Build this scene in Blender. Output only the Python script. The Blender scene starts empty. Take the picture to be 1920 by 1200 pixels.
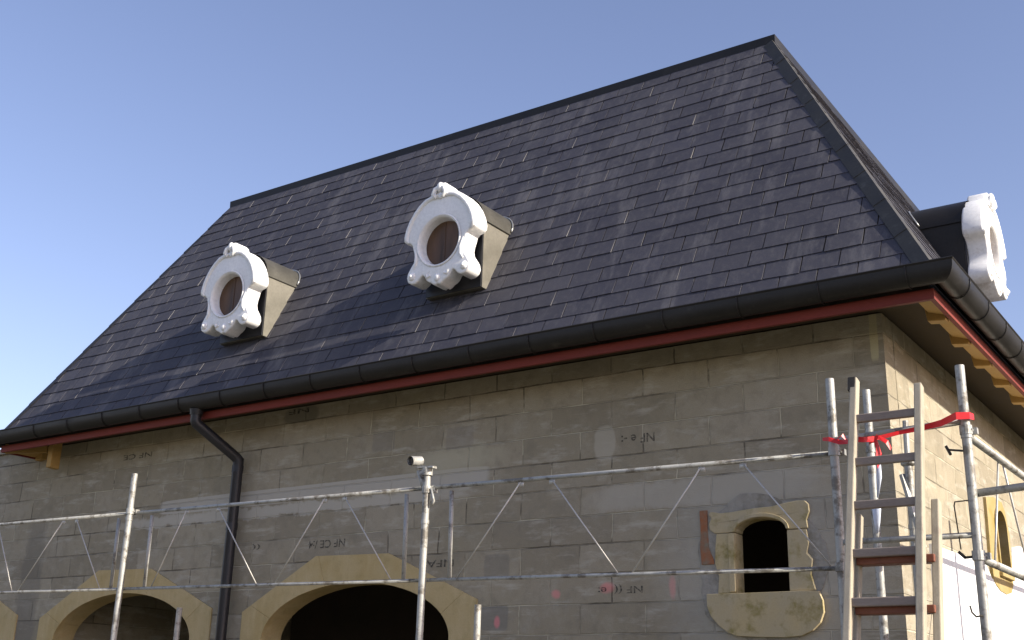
import bpy, bmesh, math, random
from mathutils import Vector, Matrix
from mathutils.geometry import tessellate_polygon
random.seed(7)
SC = bpy.context.scene
COL = SC.collection
# ------------------------------------------------------------------ camera
cd = bpy.data.cameras.new("camera"); cam = bpy.data.objects.new("camera", cd); COL.objects.link(cam); SC.camera = cam
FW = Vector((-.5402248, .7795690, .3169058)); RT = Vector((.8264066, .5625184, .0250024)); UP = RT.cross(FW)
M = Matrix((RT, UP, -FW)).transposed().to_4x4(); M.translation = Vector((1.99347, -6.94937, 1.6))
cam.matrix_world = M
cd.sensor_width = 36; cd.lens = 2165.43 / 1920 * 36; cd.clip_start = .05; cd.clip_end = 3000
# ------------------------------------------------------------------ sky, sun, exposure
SD = Vector((1, .022, .475)).normalized()
el = math.asin(SD.z); az = math.atan2(SD.x, SD.y)
w = bpy.data.worlds.new("World"); SC.world = w; w.use_nodes = True
nt = w.node_tree; bg = nt.nodes['Background']
sky = nt.nodes.new('ShaderNodeTexSky'); sky.sky_type = 'NISHITA'; sky.sun_disc = False
sky.sun_elevation = el; sky.sun_rotation = az; sky.altitude = 100; sky.air_density = 1.0; sky.dust_density = .7; sky.ozone_density = 2.0
tn = nt.nodes.new('ShaderNodeMix'); tn.data_type = 'RGBA'; tn.blend_type = 'MULTIPLY'; tn.inputs[0].default_value = 1
tn.inputs[7].default_value = (1.25, 1.02, 1.05, 1)      # white balance of the sky
nt.links.new(sky.outputs[0], tn.inputs[6]); nt.links.new(tn.outputs[2], bg.inputs[0]); bg.inputs[1].default_value = .122
ld = bpy.data.lights.new("sun", 'SUN'); sun = bpy.data.objects.new("sun", ld); COL.objects.link(sun)
ld.energy = 4.7; ld.angle = math.radians(.5); ld.color = (1, .93, .80)
sun.rotation_euler = SD.to_track_quat('Z', 'Y').to_euler(); sun.location = (20, 2, 12)
SC.view_settings.view_transform = 'Standard'; SC.view_settings.look = 'None'; SC.view_settings.gamma = 1
SC.view_settings.exposure = .75

# ------------------------------------------------------------------ node helpers
class NT:
    def __init__(s, name):
        s.m = bpy.data.materials.new(name); s.m.use_nodes = True; s.t = s.m.node_tree
        s.b = s.t.nodes['Principled BSDF']; s.out = s.t.nodes['Material Output']
    def n(s, typ, **k):
        x = s.t.nodes.new(typ)
        for a, v in k.items(): setattr(x, a, v)
        return x
    def put(s, sock, v):
        if hasattr(v, 'is_output'): s.t.links.new(v, sock)
        elif v is not None: sock.default_value = v
    def math(s, op, a, b=None, c=None, clamp=False):
        x = s.n('ShaderNodeMath', operation=op, use_clamp=clamp)
        s.put(x.inputs[0], a); s.put(x.inputs[1], b); s.put(x.inputs[2], c)
        return x.outputs[0]
    def mix(s, f, a, b, blend='MIX'):
        x = s.n('ShaderNodeMix', data_type='RGBA', blend_type=blend)
        s.put(x.inputs[0], f); s.put(x.inputs[6], c4(a)); s.put(x.inputs[7], c4(b))
        return x.outputs[2]
    def ramp(s, v, lo, hi, a=0., b=1.):
        x = s.n('ShaderNodeMapRange'); x.clamp = True
        s.put(x.inputs[0], v); x.inputs[1].default_value = lo; x.inputs[2].default_value = hi
        x.inputs[3].default_value = a; x.inputs[4].default_value = b
        return x.outputs[0]
    def co(s, kind='Object'): return s.n('ShaderNodeTexCoord').outputs[kind]
    def noise(s, vec, scale, detail=4, rough=.55, out=0, dist=0):
        x = s.n('ShaderNodeTexNoise'); s.put(x.inputs['Vector'], vec)
        x.inputs['Scale'].default_value = scale; x.inputs['Detail'].default_value = detail
        x.inputs['Roughness'].default_value = rough; x.inputs['Distortion'].default_value = dist
        return x.outputs[out]
    def mul(s, vec, v):
        x = s.n('ShaderNodeVectorMath', operation='MULTIPLY'); s.put(x.inputs[0], vec); x.inputs[1].default_value = v
        return x.outputs[0]
    def bump(s, h, strength=.3, dist=.01):
        x = s.n('ShaderNodeBump'); x.inputs['Strength'].default_value = strength; x.inputs['Distance'].default_value = dist
        s.put(x.inputs['Height'], h); s.t.links.new(x.outputs[0], s.b.inputs['Normal'])
    def set(s, col=None, rough=None, metal=None, spec=None):
        s.put(s.b.inputs['Base Color'], c4(col)); s.put(s.b.inputs['Roughness'], rough); s.put(s.b.inputs['Metallic'], metal)
        s.put(s.b.inputs['Specular IOR Level'], spec)
        return s.m
def c4(c):
    if isinstance(c, (tuple, list)) and len(c) == 3: return (*c, 1)
    return c
def simple(name, a, b, scale=6, rough=(.5, .7), metal=0., bump=.15, bscale=60, spec=.4, stretch=(1, 1, 1), bdist=.003, dirt=None):
    k = NT(name); v = k.mul(k.co(), stretch)
    n1 = k.noise(v, scale, 6, .6); col = k.mix(k.ramp(n1, .3, .7), a, b)
    n2 = k.noise(v, bscale, 3)
    col = k.mix(k.ramp(n2, .3, .75, 0, .35), col, (a[0]*.6, a[1]*.6, a[2]*.6))
    if dirt:
        n3 = k.noise(k.co(), dirt[1], 5, .65); col = k.mix(k.ramp(n3, dirt[2], dirt[2]+.12, 0, dirt[3]), col, dirt[0])
    if bump: k.bump(n2, bump, bdist)
    return k.set(col, k.ramp(n1, .3, .7, *rough), metal, spec)

# ------------------------------------------------------------------ materials
def blockwall():
    k = NT('concrete_block'); P = k.co()
    sp = k.n('ShaderNodeSeparateXYZ'); k.put(sp.inputs[0], P); X, Y, Z = sp.outputs
    g = k.n('ShaderNodeNewGeometry'); sn = k.n('ShaderNodeSeparateXYZ'); k.put(sn.inputs[0], g.outputs['True Normal'])
    fr = k.math('GREATER_THAN', k.math('ABSOLUTE', sn.outputs[1]), .5)
    u = k.math('ADD', k.math('MULTIPLY', X, fr), k.math('MULTIPLY', k.math('ADD', Y, .1), k.math('SUBTRACT', 1., fr)))
    wob = k.noise(P, 3.0, 3); wob2 = k.noise(P, 45, 2)
    du = k.math('MULTIPLY', k.math('SUBTRACT', wob, .5), .05)
    dv = k.math('ADD', k.math('MULTIPLY', k.math('SUBTRACT', k.noise(k.mul(P, (.8, 1, 2)), 2.1, 2), .5), .016), k.math('MULTIPLY', k.math('SUBTRACT', wob2, .5), .006))
    cv = k.n('ShaderNodeCombineXYZ')
    k.put(cv.inputs[0], k.math('ADD', k.math('ADD', u, 20.6949), du)); k.put(cv.inputs[1], k.math('ADD', k.math('ADD', Z, .1275), dv))
    def brick(ms, smooth):
        br = k.n('ShaderNodeTexBrick'); k.put(br.inputs['Vector'], cv.outputs[0])
        br.inputs['Color1'].default_value = (0, 0, 0, 1); br.inputs['Color2'].default_value = (1, 1, 1, 1)
        br.inputs['Scale'].default_value = 1; br.inputs['Brick Width'].default_value = .5; br.inputs['Row Height'].default_value = .2
        br.inputs['Mortar Size'].default_value = ms; br.inputs['Mortar Smooth'].default_value = smooth; br.inputs['Bias'].default_value = 0
        br.inputs['Mortar'].default_value = (.5, .5, .5, 1)
        return br
    br = brick(.0062, .45)
    tone = br.outputs['Color']; mort = br.outputs['Fac']
    n1 = k.noise(P, 1.1, 5, .6); n2 = k.noise(P, 9, 5, .65); n3 = k.noise(P, 130, 3, .7)
    base = k.mix(tone, (.245, .215, .17), (.365, .325, .265))
    base = k.mix(k.ramp(n1, .40, .66, 0, .5), base, (.30, .265, .19))
    base = k.mix(k.ramp(n2, .48, .66, 0, .42), base, (.18, .165, .135))
    base = k.mix(k.ramp(k.noise(P, 4.3, 6, .7), .52, .70, 0, .5), base, (.40, .37, .32))
    base = k.mix(k.ramp(n3, .30, .75, 0, .45), base, (.16, .145, .12))
    # mortar: pale in some courses, dark open joints in others
    mm = k.noise(k.mul(P, (.6, .6, 3.)), 1.4, 3, .6)
    mcol = k.mix(k.ramp(mm, .44, .55), (.10, .088, .07), (.48, .44, .35))
    mvis = k.ramp(k.noise(P, 3.3, 3, .6), .38, .60, .12, .95)
    base = k.mix(k.math('MULTIPLY', mort, mvis), base, mcol)
    # horizontal mortar smears
    sm = k.noise(k.mul(P, (1.2, 1.2, 5)), 2.2, 6, .7)
    base = k.mix(k.ramp(sm, .53, .68, 0, .7), base, (.41, .385, .345))
    # shapes on the front only
    def mask(cx, cz, hx, hz, soft=.08, wo=.05, pw=4):
        nx = k.math('MULTIPLY', k.math('SUBTRACT', k.noise(P, 6, 5, .65), .5), wo*2)
        nz = k.math('MULTIPLY', k.math('SUBTRACT', k.noise(P, 7.7, 5, .65), .5), wo*2)
        a = k.math('ABSOLUTE', k.math('DIVIDE', k.math('SUBTRACT', k.math('ADD', X, nx), cx), hx))
        b = k.math('ABSOLUTE', k.math('DIVIDE', k.math('SUBTRACT', k.math('ADD', Z, nz), cz), hz))
        d = k.math('ADD', k.math('POWER', a, pw), k.math('POWER', b, pw))
        return k.math('MULTIPLY', k.ramp(d, 1+soft, 1-soft, 0, 1), fr)
    C = [  # cx cz hx hz soft wobble power colour amount
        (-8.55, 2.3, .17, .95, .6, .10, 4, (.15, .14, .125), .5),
        (-4.85, 3.245, 1.85, .065, .15, .006, 12, (.40, .38, .355), .9),
        (-5.3, 3.12, 2.0, .05, .7, .08, 4, (.41, .39, .36), .8),
        (-3.35, 3.38, .42, .10, .9, .12, 2, (.40, .375, .30), .7),
        (-1.3, 2.98, .8, .09, .6, .07, 4, (.36, .34, .31), .7),
        (-.87, 2.45, .66, .62, .6, .16, 2, (.33, .315, .29), .75),
        (-2.9, 2.55, .11, .09, .5, .02, 8, (.18, .17, .155), .5),
        (-2.91, 2.19, .12, .085, .4, .015, 8, (.165, .16, .155), .6),
        (-3.28, 3.55, .13, .085, .4, .02, 8, (.205, .19, .18), .4),
        (-4.05, 3.6, .12, .085, .4, .02, 8, (.185, .175, .17), .4),
        (-5.0, 3.93, .2, .07, .4, .02, 4, (.15, .14, .12), .7),
        (-2.0, 3.375, .085, .12, .25, .02, 3, (.36, .335, .29), .8),
        (-.06, 3.95, .025, .25, .4, .01, 8, (.42, .38, .25), .8),
        (-2.39, 2.345, .035, .028, .7, .02, 2, (.55, .24, .24), .8),
        (-1.985, 2.375, .05, .035, .7, .02, 2, (.58, .22, .22), .75),
        (-1.49, 2.36, .024, .07, .7, .02, 2, (.52, .27, .26), .7),
        (-2.885, 2.165, .025, .04, .6, .01, 2, (.60, .22, .24), .8)]
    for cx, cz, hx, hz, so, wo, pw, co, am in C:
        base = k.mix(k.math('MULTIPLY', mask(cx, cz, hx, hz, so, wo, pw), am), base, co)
    base = k.mix(1., base, (1.21, 1.19, 1.10), 'MULTIPLY')
    hgt = k.math('SUBTRACT', k.math('ADD', k.math('MULTIPLY', n3, .5), k.math('MULTIPLY', n2, .9)), k.math('MULTIPLY', mort, 1.1))
    k.bump(hgt, .8, .012)
    return k.set(base, .95, 0, .2)
def slate():
    k = NT('slate'); P = k.co()
    at = k.n('ShaderNodeAttribute', attribute_name='tone'); t = at.outputs['Fac']
    n1 = k.noise(P, 1.3, 5, .6); n2 = k.noise(k.mul(P, (1, 1, .4)), 26, 5, .7); n3 = k.noise(P, 160, 3, .6)
    col = k.mix(t, (.030, .029, .041), (.070, .068, .086))
    col = k.mix(k.ramp(n1, .38, .66, 0, .25), col, (.10, .095, .10))
    col = k.mix(k.ramp(n2, .48, .72, 0, .45), col, (.13, .125, .13))
    st = k.noise(k.mul(P, (3, 1, .7)), 1.7, 5, .7)
    col = k.mix(k.ramp(st, .53, .68, 0, .5), col, (.175, .166, .168))
    col = k.mix(k.ramp(n3, .35, .7, 0, .3), col, (.035, .034, .04))
    col = k.mix(k.ramp(t, 1.05, 3., 0, 1), col, (.25, .24, .235))  # pale colour of the painted sunlit slate edges
    k.bump(k.math('ADD', k.math('MULTIPLY', n2, 1.), k.math('MULTIPLY', n3, .4)), .30, .005)
    return k.set(col, k.ramp(n2, .3, .7, .58, .78), 0, .35)
def stone(name, A, B, C_, green=.5):
    k = NT(name); P = k.co()
    n1 = k.noise(P, 2.6, 6, .62); n2 = k.noise(P, 8, 6, .65); n3 = k.noise(P, 90, 3, .7)
    col = k.mix(k.ramp(n1, .35, .65), A, B)
    col = k.mix(k.ramp(n2, .52, .68, 0, green), col, C_)
    col = k.mix(k.ramp(k.noise(k.mul(P, (3, 3, .5)), 5, 5, .6), .50, .72, 0, .45), col, (B[0]*1.15, B[1]*1.15, B[2]*1.2))
    col = k.mix(k.ramp(n3, .35, .75, 0, .3), col, (A[0]*.6, A[1]*.6, A[2]*.6))
    k.bump(k.math('ADD', n2, k.math('MULTIPLY', n3, .4)), .35, .006)
    return k.set(col, .9, 0, .2)
def ground():
    k = NT('gravel_soil'); P = k.co()
    n1 = k.noise(P, .25, 6, .6); n2 = k.noise(P, 14, 5, .7)
    col = k.mix(k.ramp(n1, .35, .65), (.11, .095, .06), (.075, .085, .045)); col = k.mix(k.ramp(n2, .4, .7, 0, .6), col, (.15, .13, .10))
    k.bump(n2, .8, .03); return k.set(col, .95)
M_ = dict(
    block=blockwall(), slate=slate(), ground=ground(),
    arch=stone('limestone_yellow', (.48, .36, .165), (.54, .43, .24), (.36, .29, .13), .4),
    stone=stone('limestone_old', (.50, .40, .22), (.44, .38, .26), (.24, .20, .055), .95),
    sstone=stone('limestone_ochre', (.36, .26, .10), (.42, .33, .17), (.30, .24, .06), .8),
    brick=simple('orange_brick', (.34, .11, .035), (.22, .19, .14), 17, (.8, .95), bump=.5, bscale=50),
    white=simple('white_cast', (.90, .895, .88), (.94, .935, .92), 3, (.42, .55), bump=.06, bscale=40, dirt=((.42, .34, .25), 5, .60, .35)),
    render=simple('white_render', (.80, .80, .78), (.84, .84, .83), 3, (.8, .95), bump=.2, bscale=40),
    zinc=simple('zinc_dark', (.020, .018, .017), (.034, .031, .028), 3, (.40, .58), .35, .06, 50, dirt=((.075, .068, .06), 7, .62, .5)),
    cheek=simple('zinc_cheek', (.20, .185, .15), (.25, .23, .19), 4, (.42, .6), .5, .06, 50),
    hipz=simple('zinc_weathered', (.050, .047, .042), (.080, .075, .066), 5, (.5, .7), .2, .25, 60, dirt=((.12, .115, .10), 8, .58, .5)),
    seam=simple('zinc_bright', (.40, .40, .38), (.5, .5, .48), 8, (.3, .45), .7, 0),
    pipe=simple('anthracite_pipe', (.018, .018, .021), (.028, .028, .033), 3, (.35, .5), 0, 0, 50),
    fascia=simple('red_primer', (.17, .026, .018), (.24, .042, .03), 4, (.6, .8), 0, .25, 50, stretch=(.6, .6, 4)),
    wood=simple('pine_tail', (.40, .24, .07), (.48, .30, .10), 5, (.6, .8), 0, .2, 60, stretch=(1, 1, 5)),
    dwood=simple('dark_sheathing', (.055, .038, .024), (.075, .055, .032), 5, (.8, .95), 0, .2, 60),
    steel=simple('galvanised_tube', (.34, .34, .32), (.50, .49, .45), 9, (.45, .65), .3, .3, 90, dirt=((.13, .11, .085), 14, .50, .8)),
    wirem=simple('galvanised_rod', (.52, .50, .46), (.66, .63, .57), 30, (.35, .5), .25, 0, dirt=((.25, .2, .14), 30, .6, .6)),
    dark=simple('black_iron', (.04, .035, .03), (.08, .07, .055), 9, (.5, .7), .4, .1),
    lad=simple('ladder_wood', (.36, .31, .23), (.47, .42, .32), 4, (.6, .8), 0, .3, 70, stretch=(6, 6, .8), dirt=((.24, .2, .16), 9, .58, .6)),
    rung=simple('rung_wood', (.22, .17, .14), (.30, .25, .21), 6, (.6, .8), 0, .3, 70, stretch=(.8, 5, 5)),
    tread=simple('tread_wood', (.17, .045, .025), (.24, .10, .06), 7, (.6, .8), 0, .3, 70, stretch=(.8, 5, 5), dirt=((.1, .06, .04), 12, .55, .6)),
    red=simple('red_ribbon', (.62, .015, .02), (.72, .03, .03), 12, (.3, .45), 0, .1),
    strap=simple('bluish_strip', (.62, .68, .84), (.75, .80, .9), 12, (.3, .5), 0, 0),
    bed=simple('rough_mortar', (.27, .25, .215), (.38, .36, .31), 9, (.9, 1), 0, .8, 30, bdist=.01, dirt=((.16, .14, .10), 6, .5, .6)),
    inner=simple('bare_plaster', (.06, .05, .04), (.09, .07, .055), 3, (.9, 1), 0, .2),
    deck=simple('deck_planks', (.30, .25, .18), (.36, .3, .22), 5, (.8, .95), 0, .3, 60, stretch=(.5, 5, 5)),
)
def glassm():
    k = NT('dark_glass'); P = k.co()
    n = k.noise(k.mul(P, (3.5, 3.5, .6)), 3, 3, .5)
    return k.set(k.mix(k.ramp(n, .35, .65), (.05, .03, .018), (.14, .075, .04)), .38, 0, .3)
M_['glass'] = glassm()
def inkm():
    k = NT('ink'); P = k.co(); n = k.noise(P, 55, 4, .7)
    k.set((.055, .052, .048), .9); tr = k.n('ShaderNodeBsdfTransparent'); mx = k.n('ShaderNodeMixShader')
    k.put(mx.inputs[0], k.ramp(n, .36, .62, .15, .85)); k.t.links.new(tr.outputs[0], mx.inputs[1]); k.t.links.new(k.b.outputs[0], mx.inputs[2])
    k.t.links.new(mx.outputs[0], k.out.inputs[0]); return k.m
M_['ink'] = inkm()

# ------------------------------------------------------------------ object helpers
def empty(name, loc=(0, 0, 0), parent=None):
    o = bpy.data.objects.new(name, None); COL.objects.link(o); o.location = loc; o.parent = parent; return o
def tag(o, label=None, cat=None, group=None, kind=None):
    if label: o['label'] = label
    if cat: o['category'] = cat
    if group: o['group'] = group
    if kind: o['kind'] = kind
    return o
def link(name, me, mat, parent=None, smooth=False, bevel=0):
    me.materials.clear(); me.materials.append(M_[mat] if isinstance(mat, str) else mat)
    if smooth:
        for p in me.polygons: p.use_smooth = True
    o = bpy.data.objects.new(name, me); COL.objects.link(o)
    if parent: o.parent = parent
    if bevel:
        b = o.modifiers.new('b', 'BEVEL'); b.width = bevel; b.segments = 2; b.limit_method = 'ANGLE'; b.angle_limit = math.radians(40)
    return o
class MB:
    def __init__(s): s.bm = bmesh.new()
    def box(s, a, b):
        x0, y0, z0 = a; x1, y1, z1 = b
        v = [s.bm.verts.new(p) for p in ((x0,y0,z0),(x1,y0,z0),(x1,y1,z0),(x0,y1,z0),(x0,y0,z1),(x1,y0,z1),(x1,y1,z1),(x0,y1,z1))]
        for f in ((0,3,2,1),(4,5,6,7),(0,1,5,4),(1,2,6,5),(2,3,7,6),(3,0,4,7)): s.bm.faces.new([v[i] for i in f])
        return s
    def bar(s, p, q, w_, h, upv=(0, 0, 1)):   # rectangular bar between two points
        p, q = Vector(p), Vector(q); d = (q-p).normalized(); a = d.cross(Vector(upv)).normalized(); b = a.cross(d)
        v = []
        for c in (p, q):
            for i, j in ((-1,-1),(1,-1),(1,1),(-1,1)): v.append(s.bm.verts.new(c + a*i*w_/2 + b*j*h/2))
        for f in ((0,1,2,3),(7,6,5,4),(0,4,5,1),(1,5,6,2),(2,6,7,3),(3,7,4,0)): s.bm.faces.new([v[i] for i in f])
        return s
    def tube(s, pts, r, n=14, cap=True, open_r=None):
        pts = [Vector(p) for p in pts]; rings = []
        rr = r if isinstance(r, (list, tuple)) else [r]*len(pts)
        prev = None
        for i, p in enumerate(pts):
            if i == 0: d = pts[1]-p
            elif i == len(pts)-1: d = p-pts[i-1]
            else: d = (pts[i+1]-p).normalized() + (p-pts[i-1]).normalized()
            d.normalize()
            if prev is None: a = d.orthogonal().normalized()
            else: a = (prev - d*prev.dot(d)).normalized()
            prev = a; b = d.cross(a)
            sc = 1
            if 0 < i < len(pts)-1: sc = 1/max(.5, d.dot((p-pts[i-1]).normalized()))
            rings.append([s.bm.verts.new(p + (a*math.cos(t)+b*math.sin(t))*rr[i]*(sc if sc < 1.15 else 1.15)) for t in [2*math.pi*j/n for j in range(n)]])
        for A, B in zip(rings, rings[1:]):
            for j in range(n): s.bm.faces.new((A[j], A[(j+1) % n], B[(j+1) % n], B[j]))
        if cap: s.bm.faces.new(list(reversed(rings[0]))); s.bm.faces.new(rings[-1])
        return s
    def ball(s, c, r, sc=(1, 1, 1)):
        mm = Matrix.Translation(c) @ Matrix.Diagonal((sc[0]*r, sc[1]*r, sc[2]*r, 1))
        bmesh.ops.create_uvsphere(s.bm, u_segments=16, v_segments=10, radius=1, matrix=mm); return s
    def build(s, name, mat, parent=None, smooth=False, bevel=0, auto=False):
        bmesh.ops.recalc_face_normals(s.bm, faces=s.bm.faces)
        me = bpy.data.meshes.new(name); s.bm.to_mesh(me); s.bm.free()
        o = link(name, me, mat, parent, smooth or auto, bevel)
        if auto: me.set_sharp_from_angle(angle=math.radians(40))
        return o
def poly_prism(mb, outer, holes, d0, d1, fn):
    """flat outline (with holes) in (a,b), extruded along depth d; fn(a,b,d)->xyz"""
    loops = [outer] + holes
    flat = [p for l in loops for p in l]
    tris = tessellate_polygon([[Vector((a, b, 0)) for a, b in l] for l in loops])
    V0 = [mb.bm.verts.new(fn(a, b, d0)) for a, b in flat]; V1 = [mb.bm.verts.new(fn(a, b, d1)) for a, b in flat]
    for t in tris:
        try: mb.bm.faces.new([V0[i] for i in t]); mb.bm.faces.new([V1[i] for i in reversed(t)])
        except ValueError: pass
    k = 0
    for l in loops:
        n = len(l)
        for i in range(n):
            j = (i+1) % n; mb.bm.faces.new((V0[k+i], V0[k+j], V1[k+j], V1[k+i]))
        k += n
    return mb
FX = lambda a, b, d: (a, d, b)        # front: a=x b=z d=y
SX = lambda a, b, d: (-d, a, b)       # right side: a=y b=z, d inwards

# ------------------------------------------------------------------ setting
mb = MB(); mb.bm.faces.new([mb.bm.verts.new(p) for p in ((-900,-900,0),(900,-900,0),(900,900,0),(-900,900,0))])
tag(mb.build('ground', 'ground'), kind='structure')

# ------------------------------------------------------------------ house
X0, X1, Y0, Y1 = -8.30, 0.0, 0.0, 7.0
WT = 4.0
house = empty('house', (0, 0, 0))
tag(house, 'unrendered grey concrete block house with steep dark slate roof and stone arches', 'house')
def arch_in(cx, hw, zs, rise, n=20, grow=0.):
    return [(cx - (hw+grow)*math.cos(math.pi*i/n), zs + (rise+grow)*math.sin(math.pi*i/n)) for i in range(n+1)]
ARC = [(-9.87, .0), (-7.07, 0), (-4.27, .0)]; HW, ZS, RI = .965, 2.06, .43
# wall outline with notches for the arches
out = [(-12.5, 0)]
for cx, _ in ARC:
    pts = arch_in(cx, HW, ZS, RI, grow=.05); out += [(cx-HW-.05, 0)] + pts + [(cx+HW+.05, 0)]
out += [(-.002, 0), (-.002, WT), (-12.5, WT)]
wo = [(-1.12, 2.25), (-.61, 2.25), (-.61, 2.80), (-1.12, 2.80)]
mb = MB(); poly_prism(mb, out, [wo], 0., .2, FX)
wall = mb.build('wall', 'block', house)
mb = MB(); poly_prism(mb, [(.202, 0), (Y1, 0), (Y1, WT), (.202, WT)], [[(2.42, 2.62), (2.84, 2.62), (2.84, 3.18), (2.42, 3.18)]], 0., .2, SX)
mb.build('wall', 'block', house)
MB().box((X0, Y1-.2, 0), (-.202, Y1, WT)).build('wall', 'block', house)
MB().box((X0, .202, 0), (X0+.2, Y1-.202, WT)).build('wall', 'block', house)
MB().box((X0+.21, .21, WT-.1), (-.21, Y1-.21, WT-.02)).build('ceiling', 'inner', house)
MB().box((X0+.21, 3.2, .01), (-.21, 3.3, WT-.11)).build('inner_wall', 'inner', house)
mb = MB()
for z in (3.1,): mb.box((-12.52, -.03, WT+.003), (X0-.62, .23, WT+.06))
mb.build('wall_coping', 'block', house)

# stone arches
for i, (cx, _) in enumerate(ARC):
    arch = empty('stone_arch', (cx, 0, 0), house)
    B_, C_, D_, E_ = (-1.215, 2.29), (-.38-.02*i, 2.715), (.35, 2.70), (1.21, 2.33)
    L_ = lambda p, q, t: (p[0]+(q[0]-p[0])*t, p[1]+(q[1]-p[1])*t)
    A_ = lambda u, v: [(-HW*math.cos(math.pi*t), ZS+RI*math.sin(math.pi*t)) for t in [u+(v-u)*n/8 for n in range(9)]]
    st = [[(-1.21, 0), (-1.21, ZS-.3), (-HW, ZS-.3), (-HW, 0)],
          [(-1.21, ZS-.3), B_, L_(B_, C_, .12)] + list(reversed(A_(0, .13))) + [(-HW, ZS-.3)],
          [L_(B_, C_, .12), C_, L_(C_, D_, .04)] + list(reversed(A_(.13, .40))),
          [L_(C_, D_, .04), L_(C_, D_, .97)] + list(reversed(A_(.40, .61))),
          [L_(C_, D_, .97), D_, L_(D_, E_, .86)] + list(reversed(A_(.61, .87))),
          [L_(D_, E_, .86), E_, (1.21, ZS-.3), (HW, ZS-.3)] + list(reversed(A_(.87, 1))),
          [(1.21, ZS-.3), (1.21, 0), (HW, 0), (HW, ZS-.3)]]
    for p_ in st:
        mx_ = sum(q[0] for q in p_)/len(p_); mz_ = sum(q[1] for q in p_)/len(p_); g_ = .0004
        p_ = [(x-g_*(1 if x > mx_ else -1), z-g_*(1 if z > mz_ else -1)) for x, z in p_]
        mb = MB(); poly_prism(mb, p_, [], -.012+random.uniform(-.0012, .0012), .215, FX)
        mb.build('voussoir' if p_[0][1] > 1 else 'jamb_stone', 'arch', arch, bevel=.003)
# front window: old stone surround
win = empty('stone_window', (0, 0, 0), house)
def arc(x0, x1, z, r, n=12):
    cx = (x0+x1)/2; hw = (x1-x0)/2
    return [(cx - hw*math.cos(math.pi*i/n), z + r*math.sin(math.pi*i/n)) for i in range(n+1)]
def frag(p, a):   # roughen an outline
    return [(x+random.uniform(-a, a), z+random.uniform(-a, a)) for x, z in p]
lint = [(-1.035, 2.69), (-1.175, 2.69), (-1.21, 2.715), (-1.215, 2.755), (-1.195, 2.79), (-1.215, 2.815), (-1.20, 2.832), (-1.13, 2.818), (-1.04, 2.822), (-.9, 2.835), (-.78, 2.838), (-.7, 2.852), (-.62, 2.862), (-.56, 2.858), (-.538, 2.835), (-.535, 2.79), (-.555, 2.74), (-.55, 2.688), (-.69, 2.688)]
lint += list(reversed(arc(-1.035, -.69, 2.69, .082)))[1:-1]
mb = MB(); poly_prism(mb, lint, [], -.016, .11, FX); mb.build('lintel', 'stone', win, bevel=.008)
mb = MB(); poly_prism(mb, arc(-1.055, -.67, 2.692, .108) + list(reversed(arc(-1.035, -.69, 2.692, .083))), [], -.027, -.014, FX); mb.build('arch_moulding', 'stone', win, bevel=.003)
mb = MB(); poly_prism(mb, [(-1.035, 2.31), (-1.035, 2.687), (-1.165, 2.687), (-1.175, 2.6), (-1.18, 2.5), (-1.155, 2.42), (-1.165, 2.31)], [], -.014, .11, FX)
mb.box((-1.082, -.026, 2.315), (-1.037, -.015, 2.684)); mb.build('jamb', 'stone', win, bevel=.008)
mb = MB(); poly_prism(mb, [(-.69, 2.685), (-.56, 2.685), (-.55, 2.6), (-.565, 2.54), (-.53, 2.5), (-.545, 2.41), (-.52, 2.31), (-.69, 2.31)], [], -.014, .11, FX); mb.build('jamb', 'stone', win, bevel=.008)
sill = [(-1.235, 2.307), (-1.235, 2.23), (-1.21, 2.17), (-1.16, 2.115), (-1.10, 2.07), (-1.04, 2.048), (-.9, 2.04), (-.72, 2.036), (-.62, 2.045), (-.55, 2.075), (-.50, 2.12), (-.475, 2.18), (-.478, 2.25), (-.50, 2.305), (-.6, 2.309), (-.9, 2.307)]
mb = MB(); poly_prism(mb, sill, [], -.034, .17, FX); mb.build('sill', 'stone', win, bevel=.014)
mb = MB(); poly_prism(mb, frag([(-1.275, 2.84), (-1.225, 2.85), (-1.222, 2.70), (-1.225, 2.6), (-1.19, 2.52), (-1.185, 2.495), (-1.27, 2.50), (-1.28, 2.6), (-1.275, 2.7)], .006), [], -.012, .05, FX)
mb.build('brick_infill', 'brick', house, bevel=.004)

mb = MB(); ring = [(-.88+.43*math.cos(a)*(1+.06*math.sin(5*a+1)+random.uniform(-.03, .03)), 2.455+.47*math.sin(a)*(1+.05*math.sin(4*a)+random.uniform(-.03, .03))) for a in [2*math.pi*i/44 for i in range(44)]]
poly_prism(mb, ring, [[(-1.10, 2.27), (-.62, 2.27), (-.62, 2.78), (-1.10, 2.78)]], -.005, .01, FX); mb.build('mortar_bed', 'bed', win, bevel=.003)
# side window
win2 = empty('stone_window', (0, 0, 0), house)
o = [(2.24, 2.57), (2.21, 2.75), (2.24, 3.0), (2.25, 3.19), (2.5, 3.23), (2.78, 3.23), (2.87, 3.16), (2.93, 3.0), (2.92, 2.75), (2.89, 2.6), (2.80, 2.53), (2.62, 2.50), (2.42, 2.51), (2.30, 2.54)]
h = [(2.47, 2.68), (2.79, 2.68)] + list(reversed(arc(2.47, 2.79, 3.02, .12)))
mb = MB(); poly_prism(mb, o, [h], -.024, .13, SX); mb.build('frame', 'sstone', win2, bevel=.012)
mb = MB(); poly_prism(mb, [(2.44, 2.65), (2.82, 2.65)] + list(reversed(arc(2.44, 2.82, 3.02, .15))), [h], -.040, -.022, SX); mb.build('moulding', 'sstone', win2, bevel=.006)
mb = MB(); poly_prism(mb, [(2.43, 2.62), (2.83, 2.62), (2.83, 2.652), (2.43, 2.652)], [], -.052, .02, SX); mb.build('sill', 'sstone', win2, bevel=.006)

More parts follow.
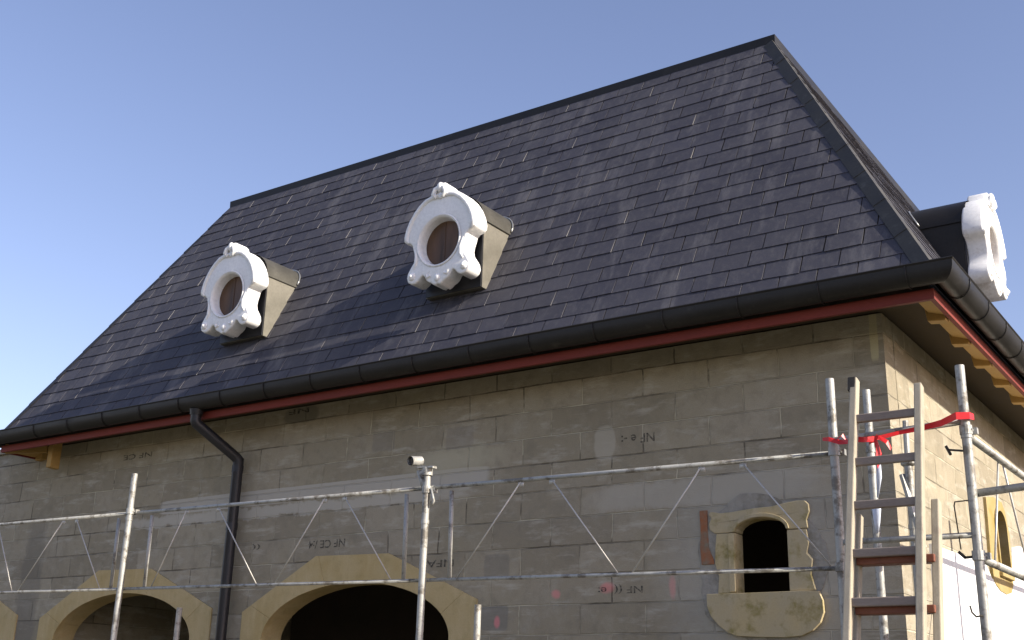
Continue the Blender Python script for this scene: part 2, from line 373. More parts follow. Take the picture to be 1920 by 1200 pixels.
# white render coat on the lower side wall
rc = [(.62, 0), (6.98, 0), (6.98, 2.93), (3.3, 2.95), (3.02, 2.90), (2.95, 2.78), (2.9, 2.60), (2.5, 2.56), (2.2, 2.58), (2.05, 2.665), (1.5, 2.66), (1.0, 2.645), (.62, 2.64)]
mb = MB(); poly_prism(mb, rc, [], -.018, .001, SX); tag(mb.build('render_coat', 'render', house), 'bright white render coat on the lower side wall')

# ink stamps printed upside down on the blocks (text turned half a turn)
def stamp(s, cx, cz, wd, ht):
    cu = bpy.data.curves.new('t', 'FONT'); cu.body = s; cu.align_x = 'CENTER'; cu.align_y = 'CENTER'; cu.size = 1; cu.offset = .012
    to = bpy.data.objects.new('t', cu); COL.objects.link(to); bpy.context.view_layer.update()
    me = bpy.data.meshes.new_from_object(to.evaluated_get(bpy.context.evaluated_depsgraph_get())); bpy.data.objects.remove(to)
    xs = [v.co.x for v in me.vertices]; ys = [v.co.y for v in me.vertices]
    mx, my = (min(xs)+max(xs))/2, (min(ys)+max(ys))/2; sx = wd/(max(xs)-min(xs)); sz = ht/(max(ys)-min(ys))
    for v in me.vertices: v.co = Vector((cx - (v.co.x-mx)*sx, -.0025, cz - (v.co.y-my)*sz))
    link('ink_stamp', me, 'ink', wall)
stamp('NF CE /:4', -4.59, 2.808, .40, .065)
stamp('NF ((  e:', -1.88, 2.363, .34, .062)
stamp('NF e -:', -1.735, 3.378, .26, .065)
stamp('((', -5.40, 2.825, .10, .05)
stamp('NFA', -3.42, 2.60, .26, .055)
stamp('NF CE', -7.13, 3.775, .42, .05)
stamp('NF', -5.03, 3.965, .24, .045)

# ------------------------------------------------------------------ roof
EO, EZ, TO, TZ = .43, 4.10, -.985, 6.82
roof = empty('roof', (0, 0, 0), house)
SLOPE = math.hypot(EO-TO, TZ-EZ)
def clip(poly, n, d):
    res = []
    for i in range(len(poly)):
        a, b = poly[i], poly[(i+1) % len(poly)]
        da, db = a[0]*n[0]+a[1]*n[1]-d, b[0]*n[0]+b[1]*n[1]-d
        if da <= 0: res.append(a)
        if da*db < 0:
            t = da/(da-db); res.append((a[0]+(b[0]-a[0])*t, a[1]+(b[1]-a[1])*t))
    return res
def slope(length, O, ux, up, nrm, holes=(), seed=1):
    """trapezoid: bottom length (eave), insets EO-TO at the top; (s,t) coordinates"""
    rnd = random.Random(seed); inset = EO-TO; k = inset/SLOPE
    bm = bmesh.new(); lay = bm.loops.layers.float_color.new('tone')
    O, ux, up, nrm = Vector(O), Vector(ux), Vector(up), Vector(nrm)
    def put(poly, f0, f1, t0, t1, tone):
        edge = rnd.choice((0, 0, 0, 1.2, 2.2, 3.))  # sunlight on right-hand edges, painted as a paler tone on some slates
        V = []
        for s_, t_ in poly:
            h = f0 + (f1-f0)*(t_-t0)/(t1-t0); V.append((O+ux*s_+up*t_+nrm*h, O+ux*s_+up*t_))
        a = [bm.verts.new(v[0]) for v in V]; b = [bm.verts.new(v[1]) for v in V]; fs = [bm.faces.new(a)]
        for i in range(len(V)):
            j = (i+1) % len(V); fs.append(bm.faces.new((b[i], b[j], a[j], a[i])))
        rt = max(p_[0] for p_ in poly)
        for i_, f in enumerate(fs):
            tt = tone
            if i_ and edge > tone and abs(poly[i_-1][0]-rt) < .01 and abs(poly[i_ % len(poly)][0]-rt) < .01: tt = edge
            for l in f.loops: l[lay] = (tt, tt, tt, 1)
    E, Wd = .1535, .252; rows = int(SLOPE/E)+1; x_ = 0
    for r in range(rows):
        t0 = r*E-.02; t1 = min(t0+E+.012, SLOPE)
        off = (.5*Wd if r % 2 else 0) + rnd.uniform(-.02, .02) + .1
        s_ = -off
        while s_ < length:
            wd = Wd + rnd.uniform(-.006, .006); g = rnd.uniform(.0022, .0055); dt = rnd.uniform(-.003, .003); sk = rnd.uniform(-.0035, .0035)
            p = [(s_+g, t0+dt-sk), (s_+wd-g, t0+dt+sk), (s_+wd-g, t1), (s_+g, t1)]
            if rnd.random() < .04: p[0] = (p[0][0]+.012, p[0][1]); p.insert(0, (s_+g, t0+dt+.012))
            p = clip(p, (-1, k), 0); p = clip(p, (1, k), length) if len(p) > 2 else p
            s_ += wd
            if len(p) < 3: continue
            th = rnd.uniform(.0035, .0075)
            tone = min(1, max(0, rnd.gauss(.42, .12))) if rnd.random() > .07 else rnd.uniform(.75, 1)
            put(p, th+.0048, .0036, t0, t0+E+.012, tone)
    me = bpy.data.meshes.new('slates'); bmesh.ops.recalc_face_normals(bm, faces=bm.faces); bm.to_mesh(me); bm.free()
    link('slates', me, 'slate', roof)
sa, ca = (TZ-EZ)/SLOPE, (EO-TO)/SLOPE
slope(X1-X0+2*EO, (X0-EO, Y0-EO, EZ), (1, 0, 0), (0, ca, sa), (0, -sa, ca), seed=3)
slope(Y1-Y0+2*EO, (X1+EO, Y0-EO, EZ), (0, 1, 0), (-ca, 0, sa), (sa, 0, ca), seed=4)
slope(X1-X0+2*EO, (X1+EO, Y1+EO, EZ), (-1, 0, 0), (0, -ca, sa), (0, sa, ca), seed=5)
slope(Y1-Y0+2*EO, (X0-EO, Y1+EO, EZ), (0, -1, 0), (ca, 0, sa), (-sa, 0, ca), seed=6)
def rc4(o, z): return [(X0-o, Y0-o, z), (X1+o, Y0-o, z), (X1+o, Y1+o, z), (X0-o, Y1+o, z)]
# sheathing under the slates (one closed sheet 6 mm below)
mb = MB(); A = [mb.bm.verts.new(p) for p in rc4(EO-.008, EZ-.004)]; B = [mb.bm.verts.new(p) for p in rc4(TO-.008, TZ-.004)]
for i in range(4): j = (i+1) % 4; mb.bm.faces.new((A[i], A[j], B[j], B[i]))
mb.bm.faces.new(B); mb.build('roof_sheathing', 'dwood', roof)
# eave underside
def rsweep(prof, name, mat, sides=(0, 1, 2, 3), smooth=False, closed=False, parent=None):
    for s_ in sides:
        mb = MB(); rows = []
        for o, z in prof:
            c = rc4(o, z); rows.append((mb.bm.verts.new(c[s_]), mb.bm.verts.new(c[(s_+1) % 4])))
        n = len(rows)
        for i in range(n if closed else n-1): j = (i+1) % n; mb.bm.faces.new((rows[i][0], rows[i][1], rows[j][1], rows[j][0]))
        if closed: mb.bm.faces.new([r[0] for r in rows]); mb.bm.faces.new([r[1] for r in reversed(rows)])
        mb.build(name, mat, parent or house, auto=smooth)
rsweep([(-.15, 4.012), (.40, 4.012), (.40, 4.03), (-.15, 4.03)], 'soffit_board', 'dwood', closed=True)
# fascia
rsweep([(.402, 3.886), (.430, 3.886), (.430, 3.950), (.402, 3.950)], 'fascia_board', 'fascia', closed=True)
rsweep([(.372, 3.951), (.398, 3.951), (.398, 4.009), (.372, 4.009)], 'gap_shade_board', 'dark', closed=True)  # black strip put in for the shadow gap between gutter and fascia
# pale underside of the fascia and the yellow board behind it
rsweep([(.300, 3.93), (.3995, 3.90), (.3995, 3.925), (.300, 3.955)], 'eave_plank', 'wood', sides=(1, 3), closed=True)
# gutter: half round with a rolled bead, thin shell
pr = []
gc, gz, gr, gd = .508, 4.052, .075, .104
for i in range(13):
    a = math.pi*i/12; pr.append((gc - gr*math.cos(a), gz - gd*math.sin(a)**.85))
inn = [(o + (gc-o)*.05, z+.004) for o, z in reversed(pr)]
bead = [(gc+gr+.004, gz+.004), (gc+gr+.007, gz+.010), (gc+gr+.002, gz+.016), (gc+gr-.004, gz+.012)]
rsweep(pr + bead + inn, 'gutter', 'zinc', smooth=True, closed=True)
# gutter joints and brackets
def ringseg(x=None, y=None):
    P_ = []; mb = MB()
    for i in range(13):
        a = math.pi*i/12; o = gc - (gr+.005)*math.cos(a); z = gz - (gd+.005)*math.sin(a)**.85
        P_.append((x, Y0-o, z) if y is None else (X1+o, y, z))
    mb.tube(P_, .004, 6); mb.build('gutter_bracket', 'zinc', house, smooth=True)
x = -8.0
while x < .4: ringseg(x=x); x += .52
y = -.2
while y < 7.4: ringseg(y=y); y += .47
# rafter tails, right side and left side
for side in (1, -1):
    for kk in range(13):
        y = -.08 + .57*kk
        if y < 0: y += .02
        if y > 7.3: break
        mb = MB(); xe = X1+.399 if side > 0 else X0-.399; xi = X1 if side > 0 else X0
        pts = [(xe-.13*side, 4.011), (xe-.11*side, 3.880), (xe-.004*side, 3.868), (xe-.004*side, 4.011)]
        poly_prism(mb, pts, [], y, y+.075, lambda a, b, d: (a, d, b)); mb.build('rafter_tail', 'wood', house, bevel=.003)
mb = MB(); poly_prism(mb, [(-.25, 4.011), (-.15, 4.011), (-.15, 3.71), (-.25, 3.72)], [], -8.20, -8.13, lambda a, b, d: (d, a, b))
tag(mb.build('rafter_tail', 'wood', house, bevel=.003), 'single yellow rafter tail under the front eave')
mb = MB(); mb.bar((X0-.12, -.12, 3.955), (X0-.40, -.40, 3.925), .05, .09); mb.build('rafter_tail', 'wood', house)

# ridge: zinc capping round the flat top, and zinc flat
rsweep([(TO+.028, TZ-.055), (TO+.030, TZ+.030), (TO-.05, TZ+.040), (TO-.05, TZ+.0)], 'ridge_cap', 'zinc', closed=True, parent=roof)
mb = MB(); mb.bm.faces.new([mb.bm.verts.new(p) for p in rc4(TO-.045, TZ+.02)]); mb.build('flat_top', 'zinc', roof)
# hip capping (right front: weathered box profile, others slim)
def hip(cx, cy, sx, sy, wd, hh, mat, w2=None):
    w2 = wd if w2 is None else w2
    e = Vector((cx+sx*(EO-.0), cy+sy*(EO-.0), EZ-.0)); t = Vector((cx+sx*TO, cy+sy*TO, TZ-.02))
    d = (t-e).normalized(); nf = Vector((0, sy*sa, ca)); ns = Vector((sx*sa, 0, ca))
    df = nf.cross(d).normalized();  df = df if df.x*sx < 0 else -df      # away from the hip along the front slope
    dsd = ns.cross(d).normalized(); dsd = dsd if dsd.y*sy < 0 else -dsd
    mid = (nf+ns).normalized()
    mb = MB(); rings = []
    N = 9
    for i in range(N+1):
        q = e + (t-e)*i/N - d*.02
        for jj in ((0,) if i in (0, N) else (0, 1)):
            hb = hh + (.004 if jj else 0)
            rings.append([mb.bm.verts.new(v) for v in ((q+df*wd, q+df*wd+nf*hb, q+mid*(hb*1.28), q+dsd*wd+ns*hb, q+dsd*wd) if w2 == wd else (q+df*wd, q+df*wd+nf*(.014+hb-hh), q+nf*hb, q+dsd*w2+ns*.018, q+dsd*w2))])
    for A_, B_ in zip(rings, rings[1:]):
        for j in range(4): mb.bm.faces.new((A_[j], A_[j+1], B_[j+1], B_[j]))
    mb.bm.faces.new(rings[0]); mb.bm.faces.new(list(reversed(rings[-1])))
    mb.build('hip_cap', mat, roof)
hip(X1, Y0, 1, -1, .088, .032, 'hipz', .03)
hip(X0, Y0, -1, -1, .05, .014, 'zinc'); hip(X1, Y1, 1, 1, .05, .02, 'zinc'); hip(X0, Y1, -1, 1, .05, .014, 'zinc')

# downpipe
dp = MB().tube([(-5.757, -.50, 3.96), (-5.757, -.50, 3.86), (-5.752, -.49, 3.835), (-5.64, -.11, 3.60), (-5.632, -.085, 3.575), (-5.632, -.085, .02)], .046, 18).build('downpipe', 'pipe', house, auto=True)
for z in (3.50, 3.0, 1.6): MB().tube([(-5.632, -.085, z-.03), (-5.632, -.085, z+.03)], .050, 18).build('pipe_joint', 'pipe', dp, auto=True)
MB().tube([(-5.757, -.50, 3.955), (-5.757, -.50, 3.905)], [.062, .052], 18).build('outlet', 'pipe', dp, auto=True)

# ------------------------------------------------------------------ dormers
HALF = [(0,.502),(.03,.498),(.055,.475),(.075,.43),(.10,.412),(.16,.395),(.22,.355),(.275,.30),(.32,.235),(.352,.165),(.368,.10),(.366,.065),(.345,.042),(.30,.03),(.278,.012),(.268,-.025),(.255,-.06),(.247,-.10),(.256,-.145),(.285,-.185),(.31,-.225),(.318,-.265),(.305,-.30),(.27,-.322),(.23,-.325),(.195,-.305),(.17,-.275),(.15,-.268),(.132,-.285),(.115,-.315),(.09,-.335),(.065,-.345),(.045,-.362),(.02,-.372),(0,-.36)]
def frame_mesh():
    pts = HALF + [(-x, z) for x, z in reversed(HALF[1:-1])]
    cu = bpy.data.curves.new('f', 'CURVE'); cu.dimensions = '2D'; cu.fill_mode = 'BOTH'; cu.extrude = .062; cu.bevel_depth = .016; cu.bevel_resolution = 3; cu.offset = -.014
    cu.resolution_u = 4
    sp = cu.splines.new('POLY'); sp.points.add(len(pts)-1); sp.use_cyclic_u = True
    for q, (x, z) in zip(sp.points, pts): q.co = (x, z, 0, 1)
    sp = cu.splines.new('POLY'); sp.points.add(47); sp.use_cyclic_u = True
    for i, q in enumerate(sp.points): a = 2*math.pi*i/48; q.co = (.205*math.cos(a), .205*math.sin(a), 0, 1)
    o = bpy.data.objects.new('f', cu); COL.objects.link(o); bpy.context.view_layer.update()
    me = bpy.data.meshes.new_from_object(o.evaluated_get(bpy.context.evaluated_depsgraph_get())); bpy.data.objects.remove(o)
    bm = bmesh.new(); bm.from_mesh(me); bmesh.ops.remove_doubles(bm, verts=bm.verts, dist=.0004)
    for v in bm.verts: v.co = Vector((v.co.x, .078 - v.co.z, v.co.y))
    m2 = MB(); m2.bm.free(); m2.bm = bm
    # outer roll over the round top, wings, inner reveal ring
    roll = [(-x, z) for x, z in reversed(HALF[4:13])] + HALF[4:13]
    m2.tube([(x*.925, .006, z*.93) for x, z in roll], [.010]+[.022]*(len(roll)-2)+[.010], 10)
    for s_ in (1, -1):
        m2.ball((.262*s_, .004, -.262), .036, (1, .7, 1)); m2.ball((.262*s_, -.012, -.262), .016)
        m2.tube([(.245*s_, .004, -.02), (.222*s_, .0, -.10), (.226*s_, .0, -.16), (.25*s_, .004, -.20)], [.008, .016, .016, .01], 8)
        m2.tube([(.07*s_, .0, -.285), (.10*s_, .002, -.30), (.11*s_, .0, -.27)], .011, 8)
        m2.tube([(.012*s_, -.01, .47), (.045*s_, -.02, .44), (.06*s_, -.02, .40), (.04*s_, -.016, .375), (.018*s_, -.012, .39)], [.012, .02, .02, .014, .008], 8)
    m2.ball((0, -.012, .455), .034, (.9, .8, 1.3)); m2.ball((0, -.004, .385), .024, (1, .7, 1.2))
    m2.ball((0, .0, -.315), .03, (1, .6, 1.1))
    # splayed inner reveal
    rg = []
    for i in range(48):
        a = 2*math.pi*i/48; cc, ss = math.cos(a), math.sin(a)
        rg.append([m2.bm.verts.new((r*cc, y, r*ss)) for r, y in ((.206, -.006), (.216, -.010), (.224, -.004), (.224, .02), (.172, .16), (.172, .012+.0), (.190, .0))][:3] + [m2.bm.verts.new((.197*cc, .02, .197*ss)), m2.bm.verts.new((.190*cc, .10, .190*ss))])
    for i in range(48):
        A_, B_ = rg[i], rg[(i+1) % 48]
        for j in (0, 1): m2.bm.faces.new((A_[j], A_[j+1], B_[j+1], B_[j]))
        m2.bm.faces.new((A_[0], B_[0], B_[3], A_[3])); m2.bm.faces.new((A_[3], B_[3], B_[4], A_[4]))
    bmesh.ops.recalc_face_normals(m2.bm, faces=m2.bm.faces)
    mm = bpy.data.meshes.new('frame'); m2.bm.to_mesh(mm); m2.bm.free(); bpy.data.meshes.remove(me); return mm
FM = frame_mesh()
FM.materials.append(M_['white'])
for p in FM.polygons: p.use_smooth = True
FM.set_sharp_from_angle(angle=math.radians(50))
tanr = (TZ-EZ)/(EO-TO)
def dormer(cx, cy, rot, zc=5.03, dfront=-.01, lab=None, FY=.215, ck='cheek', br='zinc2'):
    """local: x right, y into the roof (0 = face of the frame), z up from the hole's centre"""
    def yroof(z): return dfront + (z+zc-EZ)/tanr       # local y of the roof plane at local z
    BH = .275; zl_ = max(-.37, (FY-dfront)*(TZ-EZ)/(EO-TO) + EZ - zc - .05)
    def zr(y): return (y-dfront)*tanr + EZ - zc
    mb = MB()
    zb = zr(FY)
    poly_prism(mb, [(FY, zl_), (FY, .195), (yroof(.195)+.05, .195), (yroof(zl_)+.05, zl_)], [], -BH, BH, lambda a, b, d: (d, a, b))
    body = mb.build('dormer', ck, house)
    prof = [(-BH-.012, .185), (-BH-.012, .205)] + [(-(BH+.012)*math.cos(math.pi*i/16), .205 + .235*math.sin(math.pi*i/16)) for i in range(1, 16)] + [(BH+.012, .205), (BH+.012, .185)]
    mb = MB(); F = [mb.bm.verts.new((x, FY-.03, z)) for x, z in prof]; Bk = [mb.bm.verts.new((x, yroof(z)+.06, z)) for x, z in prof]
    for i in range(len(prof)-1): mb.bm.faces.new((F[i], F[i+1], Bk[i+1], Bk[i]))
    mb.build('barrel_roof', br, body, auto=True)
    fl = MB().tube([(x*1.03, yroof(z)-.018, z+.004) for x, z in prof[1:-1]], .007, 8).build('flashing', 'seam', body, smooth=True)
    mb = MB(); poly_prism(mb, [(-BH+.006, zl_+.004), (BH-.006, zl_+.004)] + [(x*.95, z-.012) for x, z in reversed(prof[1:-1])], [[(.178*math.cos(2*math.pi*i/32), .178*math.sin(2*math.pi*i/32)) for i in range(32)]], FY-.012, FY-.002, lambda a, b, d: (a, d, b))
    mb.build('front_shade_panel', 'pipe', body)  # near-black panel: shade beneath the frame put into its colour
    mb = MB(); mb.bm.faces.new([mb.bm.verts.new((.20*math.cos(2*math.pi*i/40), .080, .20*math.sin(2*math.pi*i/40))) for i in range(40)])
    mb.tube([(0, .078, -.185), (0, .078, .185)], .004, 6); mb.build('pane', 'glass', body)
    fo = bpy.data.objects.new('ornate_frame', FM); COL.objects.link(fo); fo.parent = body
    fo.scale = (.965, 1, .985); body.location = (cx, cy, zc); body.rotation_euler = (0, 0, rot)
    tag(body, lab)
M_['zinc2'] = simple('zinc_barrel', (.10, .095, .08), (.15, .14, .12), 4, (.35, .5), .5, .06, 50)
FY_ = -.42
dormer(-5.625, FY_, 0, 5.015, lab='left round window dormer with white scrolled frame')
dormer(-3.245, FY_, 0, lab='right round window dormer on the front slope, white scrolled frame')
dormer(.33, 2.03, math.pi/2, zc=5.05, dfront=-.10, lab='side dormer seen edge on beyond the corner gutter', FY=.165, ck='zinc', br='zinc')

# ------------------------------------------------------------------ wing behind
wg = empty('slate_roofed_building', (2.6, 11.0, 0)); tag(wg, 'dark slate roofed building just peeking above the gutter at the right edge', 'building')
def wmb(): return MB()
m = MB().box((-3, -1.6, 0), (3, 1.6, 4.0)).build('wall', 'block', wg)
mb = MB(); a = [mb.bm.verts.new(p) for p in ((-3.4,-2,4.0),(3.4,-2,4.0),(3.4,2,4.0),(-3.4,2,4.0))]; b = [mb.bm.verts.new((-2.6, 0, 7.16)), mb.bm.verts.new((2.6, 0, 7.16))]
mb.bm.faces.new((a[0],a[1],b[1],b[0])); mb.bm.faces.new((a[1],a[2],b[1])); mb.bm.faces.new((a[2],a[3],b[0],b[1])); mb.bm.faces.new((a[3],a[0],b[0])); mb.bm.faces.new(a)
mb.build('roof', 'slate', wg)

# ------------------------------------------------------------------ scaffold
sc = empty('scaffold', (-2.5, -1.3, 0)); tag(sc, 'galvanised tube scaffold with lattice guardrails round the block house', 'scaffold')
OFF = Vector((2.5, 1.3, 0))
def sob(mb, name, mat, parent=None, **kw):
    for v in mb.bm.verts: v.co += OFF
    return mb.build(name, mat, parent or sc, **kw)
R_ = .0225
def post(x, y, top, z0=0.):
    mb = MB(); mb.tube([(x, y, z0), (x, y, top-.33), (x, y, top)], R_, 14)
    mb.tube([(x, y, top-.36), (x, y, top-.335)], R_+.004, 14)
    if z0 == 0: mb.box((x-.07, y-.07, .0), (x+.07, y+.07, .008))
    return sob(mb, 'post', 'steel', auto=True)
post(-5.43, -1.3, 3.23); mid = post(-2.54, -1.3, 3.02); pa = post(.08, -1.3, 3.24); pb = post(.725, -1.3, 3.22)
post(.05, -.6, 3.35); post(-2.62, -.6, 2.23); post(-5.57, -.6, 2.28)
post(.235, -.55, 2.92)
mb = MB().tube([(.235, -.55, 2.92), (.24, -.55, 3.16)], .016, 10); mb.ball((.235, -.55, 2.92), .034, (1.2, 1, .6)); mb.bar((.20, -.56, 2.86), (.30, -.62, 2.45), .022, .022); sob(mb, 'spigot', 'steel')
for y in (1.2, 3.7): post(.725, y, 3.2)
def guard(x0, x1, name='guardrail', y=-1.262, dg=(), ext=(0, 0), z=(2.955, 2.385, 2.86, 2.285)):
    def zt(x): return z[0] + (z[2]-z[0])*(x+7.21)/(7.26)
    def zb(x): return z[1] + (z[3]-z[1])*(x+7.05)/(7.06)
    mb = MB().tube([(x0-ext[0], y, zt(x0-ext[0])), (x1+ext[1], y, zt(x1+ext[1]))], .0135, 10)
    g = sob(mb, name, 'steel', smooth=True)
    mb = MB().tube([(x0-ext[0], y, zb(x0-ext[0])), (x1+ext[1], y, zb(x1+ext[1]))], .0115, 10); sob(mb, 'bottom_rail', 'steel', g, smooth=True)
    for x in (x0, x1):
        mb = MB().tube([(x+.01, y, zb(x)+.01), (x, y, zt(x)-.03)], .0135, 10); mb.bar((x, y, zt(x)-.04), (x, y, zt(x)), .012, .012)
        sob(mb, 'upright', 'steel', g, smooth=True)
    for xa, xb in dg:
        mb = MB().tube([(xa, y-.004, zt(xa)-.012), (xb, y-.004, zb(xb)+.008)], .0042, 8); mb.bar((xa-.02, y, zt(xa)-.025), (xa+.02, y, zt(xa)-.025), .006, .03)
        sob(mb, 'brace', 'wirem', g, smooth=True)
    return g
guard(-7.95, -5.60, dg=((-7.55, -7.35), (-7.2, -6.86), (-6.30, -6.78), (-6.13, -5.72)), ext=(1.6, .2))
guard(-5.21, -2.73, dg=((-4.82, -5.12), (-4.48, -4.02), (-3.44, -3.84), (-3.26, -2.82)), ext=(.3, .22))
guard(-2.37, .06, dg=((-1.85, -2.30), (-1.63, -1.19), (-.67, -1.10), (-.43, .02)), ext=(.3, .0))
# end frame and side rails
for za, zb, rr in ((2.915, 2.945, .017), (2.405, 2.405, .0145), (1.87, 1.87, .018)):
    sob(MB().tube([(.08, -1.3, za), (.725, -1.3, zb)], rr, 10), 'crossbar', 'steel', smooth=True)
xs = .728
g = sob(MB().tube([(xs, -1.28, 2.875), (xs, 3.8, 2.93)], .019, 12), 'guardrail', 'steel', smooth=True)
sob(MB().tube([(xs, -1.28, 2.30), (xs, 3.8, 2.33)], .019, 12), 'bottom_rail', 'steel', g, smooth=True)
for a, b in (((-.62, 2.88), (-.95, 2.31)), ((-.52, 2.88), (-.12, 2.31)), ((.8, 2.88), (.4, 2.31)), ((1.0, 2.88), (1.5, 2.31))):
    sob(MB().tube([(xs-.01, a[0], a[1]), (xs-.01, b[0], b[1])], .0055, 8), 'brace', 'wirem', g, smooth=True)
sob(MB().tube([(.74, -1.28, 2.60), (1.6, -1.28, 2.66)], .0185, 12), 'ledger', 'steel', smooth=True)
# small iron catches on the right post
mb = MB().bar((.635, -1.31, 2.812), (.705, -1.31, 2.80), .010, .010); mb.bar((.628, -1.31, 2.832), (.648, -1.31, 2.785), .010, .014)
sob(mb, 'catch', 'dark', bevel=.003)
mb = MB().tube([(.715, -1.31, 2.565), (.645, -1.31, 2.562), (.640, -1.31, 2.545), (.652, -1.31, 2.34)], .0032, 8); mb.bar((.64, -1.31, 2.33), (.67, -1.31, 2.30), .010, .014); mb.bar((.665, -1.31, 2.302), (.715, -1.31, 2.305), .010, .011)
sob(mb, 'catch', 'dark', smooth=False)
mb = MB().tube([(.725, -1.33, 2.04), (.695, -1.33, 2.035), (.678, -1.33, 2.055), (.672, -1.33, 2.085)], .004, 8); sob(mb, 'catch', 'dark', smooth=True)
for x, z in ((.08, 2.86), (.08, 2.285), (.725, 2.90), (.725, 2.31), (-5.43, 2.94), (-2.54, 2.875)):
    mb = MB().tube([(x, -1.3, z-.022), (x, -1.3, z+.022)], R_+.007, 14)
    mb.bar((x-.01, -1.262, z), (x+.045, -1.262, z), .03, .03); mb.tube([(x+.025, -1.262, z), (x+.025, -1.31, z)], .006, 8)
    sob(mb, 'clamp', 'steel')
# coupler on top of the middle post
mb = MB(); mb.tube([(-2.54, -1.3, 2.965), (-2.54, -1.3, 3.015)], .034, 14); mb.bar((-2.60, -1.32, 3.02), (-2.47, -1.31, 3.01), .03, .014)
mb.tube([(-2.505, -1.345, 3.005), (-2.455, -1.35, 3.003)], .007, 8); mb.bar((-2.585, -1.31, 2.99), (-2.555, -1.3, 2.96), .03, .03)
cp = sob(mb, 'coupler', 'steel', auto=True)
n_ = Vector((-.1, -.75, -.12)).normalized(); pc = Vector((-2.615, -1.36, 3.055))
mb = MB().tube([pc+n_*.02, pc-n_*.07], .030, 18, cap=False); mb.tube([pc+n_*.02, pc-n_*.07], .022, 18, cap=False); mb.tube([pc-n_*.03, pc-n_*.034], .022, 18)
sob(mb, 'tube_stub', 'steel', cp, auto=True)
mb = MB().tube([pc+n_*.012, pc+n_*.010], .0215, 18); sob(mb, 'tube_hole_shade', 'dark', cp)  # dark disc set in as the shade inside the open tube
mb = MB().tube([(-2.60, -1.31, 3.0), (-2.56, -1.285, 2.86)], .017, 10); sob(mb, 'brace', 'steel', smooth=True)
mb = MB().tube([(-2.505, -1.3, 2.88), (-2.478, -1.3, 2.80), (-2.492, -1.3, 2.775)], .008, 8); sob(mb, 'hook', 'steel', smooth=True)
# deck planks below the picture
for i in range(3): sob(MB().box((-7.9, -1.24+i*.215, 1.86), (.02, -1.24+i*.215+.2, 1.90)), 'deck_plank', 'deck', bevel=.004)
for x in (-5.43, -2.54, .08): sob(MB().tube([(x, -1.3, 1.835), (x, -.58, 1.835)], .02, 10), 'transom', 'steel', smooth=True)

# ------------------------------------------------------------------ ladders
def ladder(x0, x1, top0, top1, dy, zs, label, tread=False):
    yl = lambda z: -1.372 - .28*(3.19-z) + dy
    L = empty('ladder', ((x0+x1)/2, yl(0), 0)); tag(L, label, 'ladder'); o = Vector(L.location)
    for x, t in ((x0, top0), (x1, top1)):
        mb = MB().bar((x, yl(0), 0), (x+(.004 if x == x0 else -.012), yl(t), t), .036, .052, (0, 1, 0))
        for v in mb.bm.verts: v.co -= o
        mb.build('stile', 'lad', L, bevel=.006)
    for z in zs:
        mb = MB()
        if tread: mb.box((x0+.012, yl(z)-.045, z-.018), (x1-.012, yl(z)+.04, z+.018))
        else: mb.bar((x0+.015, yl(z), z), (x1-.015, yl(z), z), .030, .040, (0, 0, 1))
        for v in mb.bm.verts: v.co -= o
        mb.build('tread' if tread else 'rung', 'tread' if tread else 'rung', L, bevel=.005)
    return L, yl
zl = [2.981, 2.754, 2.536, 2.305, 2.08]; z = 2.08
while z > .4: z -= .228; zl.append(z)
L1, yl = ladder(.229, .561, 3.20, 3.125, 0, zl, 'tall pale wooden ladder with a black cap on its left stile, tied to the scaffold')
mb = MB().bar((.229-.004, yl(3.14), 3.13), (.229-.004, yl(3.2), 3.203), .040, .056, (0, 1, 0))
for v in mb.bm.verts: v.co -= L1.location
mb.build('cap', 'dark', L1, bevel=.004)
z2 = [2.273, 2.047]; z = 2.047
while z > .4: z -= .228; z2.append(z)
ladder(.238, .615, 2.50, 2.545, .075, z2, 'lower wooden ladder with dark red treads, standing behind the tall one', True)

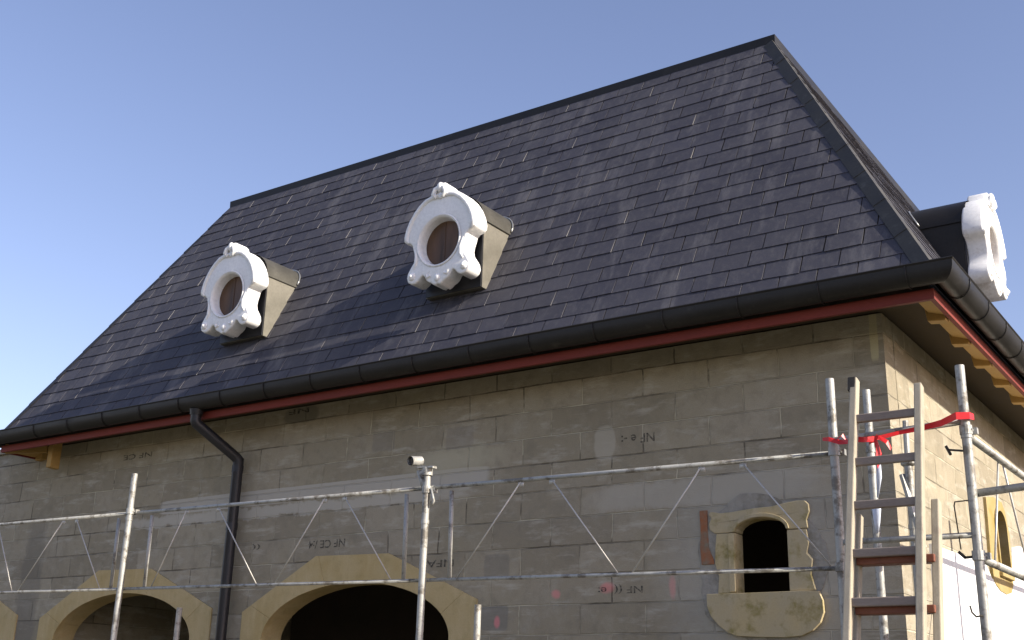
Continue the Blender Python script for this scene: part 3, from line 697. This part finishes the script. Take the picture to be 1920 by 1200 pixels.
# ------------------------------------------------------------------ ribbon and strip
def band(pts, wd, name, mat, label, cat):
    mb = MB()
    for ps in pts:
        prev = None
        for i, p in enumerate(ps):
            c, h, tw = Vector(p[:3]), p[3], (p[4] if len(p) > 4 else 0)
            dz = Vector((math.sin(tw)*.3, math.cos(tw)*.25*0+math.sin(tw)*.6, math.cos(tw))).normalized()
            q = [mb.bm.verts.new(c+dz*h/2), mb.bm.verts.new(c-dz*h/2), mb.bm.verts.new(c-dz*h/2+Vector((0, .003, 0))), mb.bm.verts.new(c+dz*h/2+Vector((0, .003, 0)))]
            if prev:
                for j in range(4): mb.bm.faces.new((prev[j], prev[(j+1) % 4], q[(j+1) % 4], q[j]))
            else: mb.bm.faces.new(q)
            prev = q
        mb.bm.faces.new(list(reversed(prev)))
    return tag(mb.build(name, mat, None), label, cat)
yr = -1.36
rib = [[(.045, yr, 2.915, .016), (.08, yr-.012, 2.910, .022), (.13, yr, 2.892, .026, .4), (.18, yr-.02, 2.885, .022), (.225, yr-.055, 2.885, .03, .5), (.27, yr-.05, 2.88, .026), (.31, yr-.02, 2.885, .034, .7), (.335, yr, 2.895, .016)],
       [(.29, yr-.01, 2.885, .028), (.33, yr-.02, 2.893, .020, .5), (.37, yr-.015, 2.865, .026, .9), (.385, yr-.01, 2.83, .018, .7)],
       [(.30, yr-.015, 2.90, .012), (.32, yr-.02, 2.86, .05, .3), (.325, yr-.015, 2.80, .05, 1.2), (.322, yr-.01, 2.755, .04, .8)],
       [(.33, yr, 2.893, .022), (.42, yr+.03, 2.915, .022, .4), (.52, yr+.03, 2.925, .026, .2), (.62, yr+.03, 2.94, .032), (.70, yr, 2.96, .036), (.755, yr+.03, 2.962, .034), (.765, yr+.07, 2.962, .03)],
       [(.12, yr, 2.91, .012, .6), (.15, yr-.01, 2.925, .02, .9), (.165, yr, 2.90, .01)],
       [(.322, yr-.012, 2.89, .04), (.30, yr-.02, 2.875, .03, .9), (.282, yr-.01, 2.87, .02)]]
band(rib, 0, 'ribbon', 'red', 'red plastic ribbon knotted round the ladder and stretched to the right scaffold post', 'ribbon')
mb = MB()
mb.tube([(.318, yr, 2.76), (.314, yr, 2.70), (.300, yr, 2.60)], [.010, .014, .004], 8)
mb.tube([(.296, yr, 2.585), (.290, yr, 2.545), (.288, yr, 2.48), (.285, yr, 2.43)], [.008, .022, .015, .006], 8)
for v in mb.bm.verts: v.co.y = yr + (v.co.y-yr)*.4
tag(mb.build('plastic_strip', 'strap', None, smooth=True), 'bluish white twisted plastic strip hanging below the red ribbon knot', 'strip')
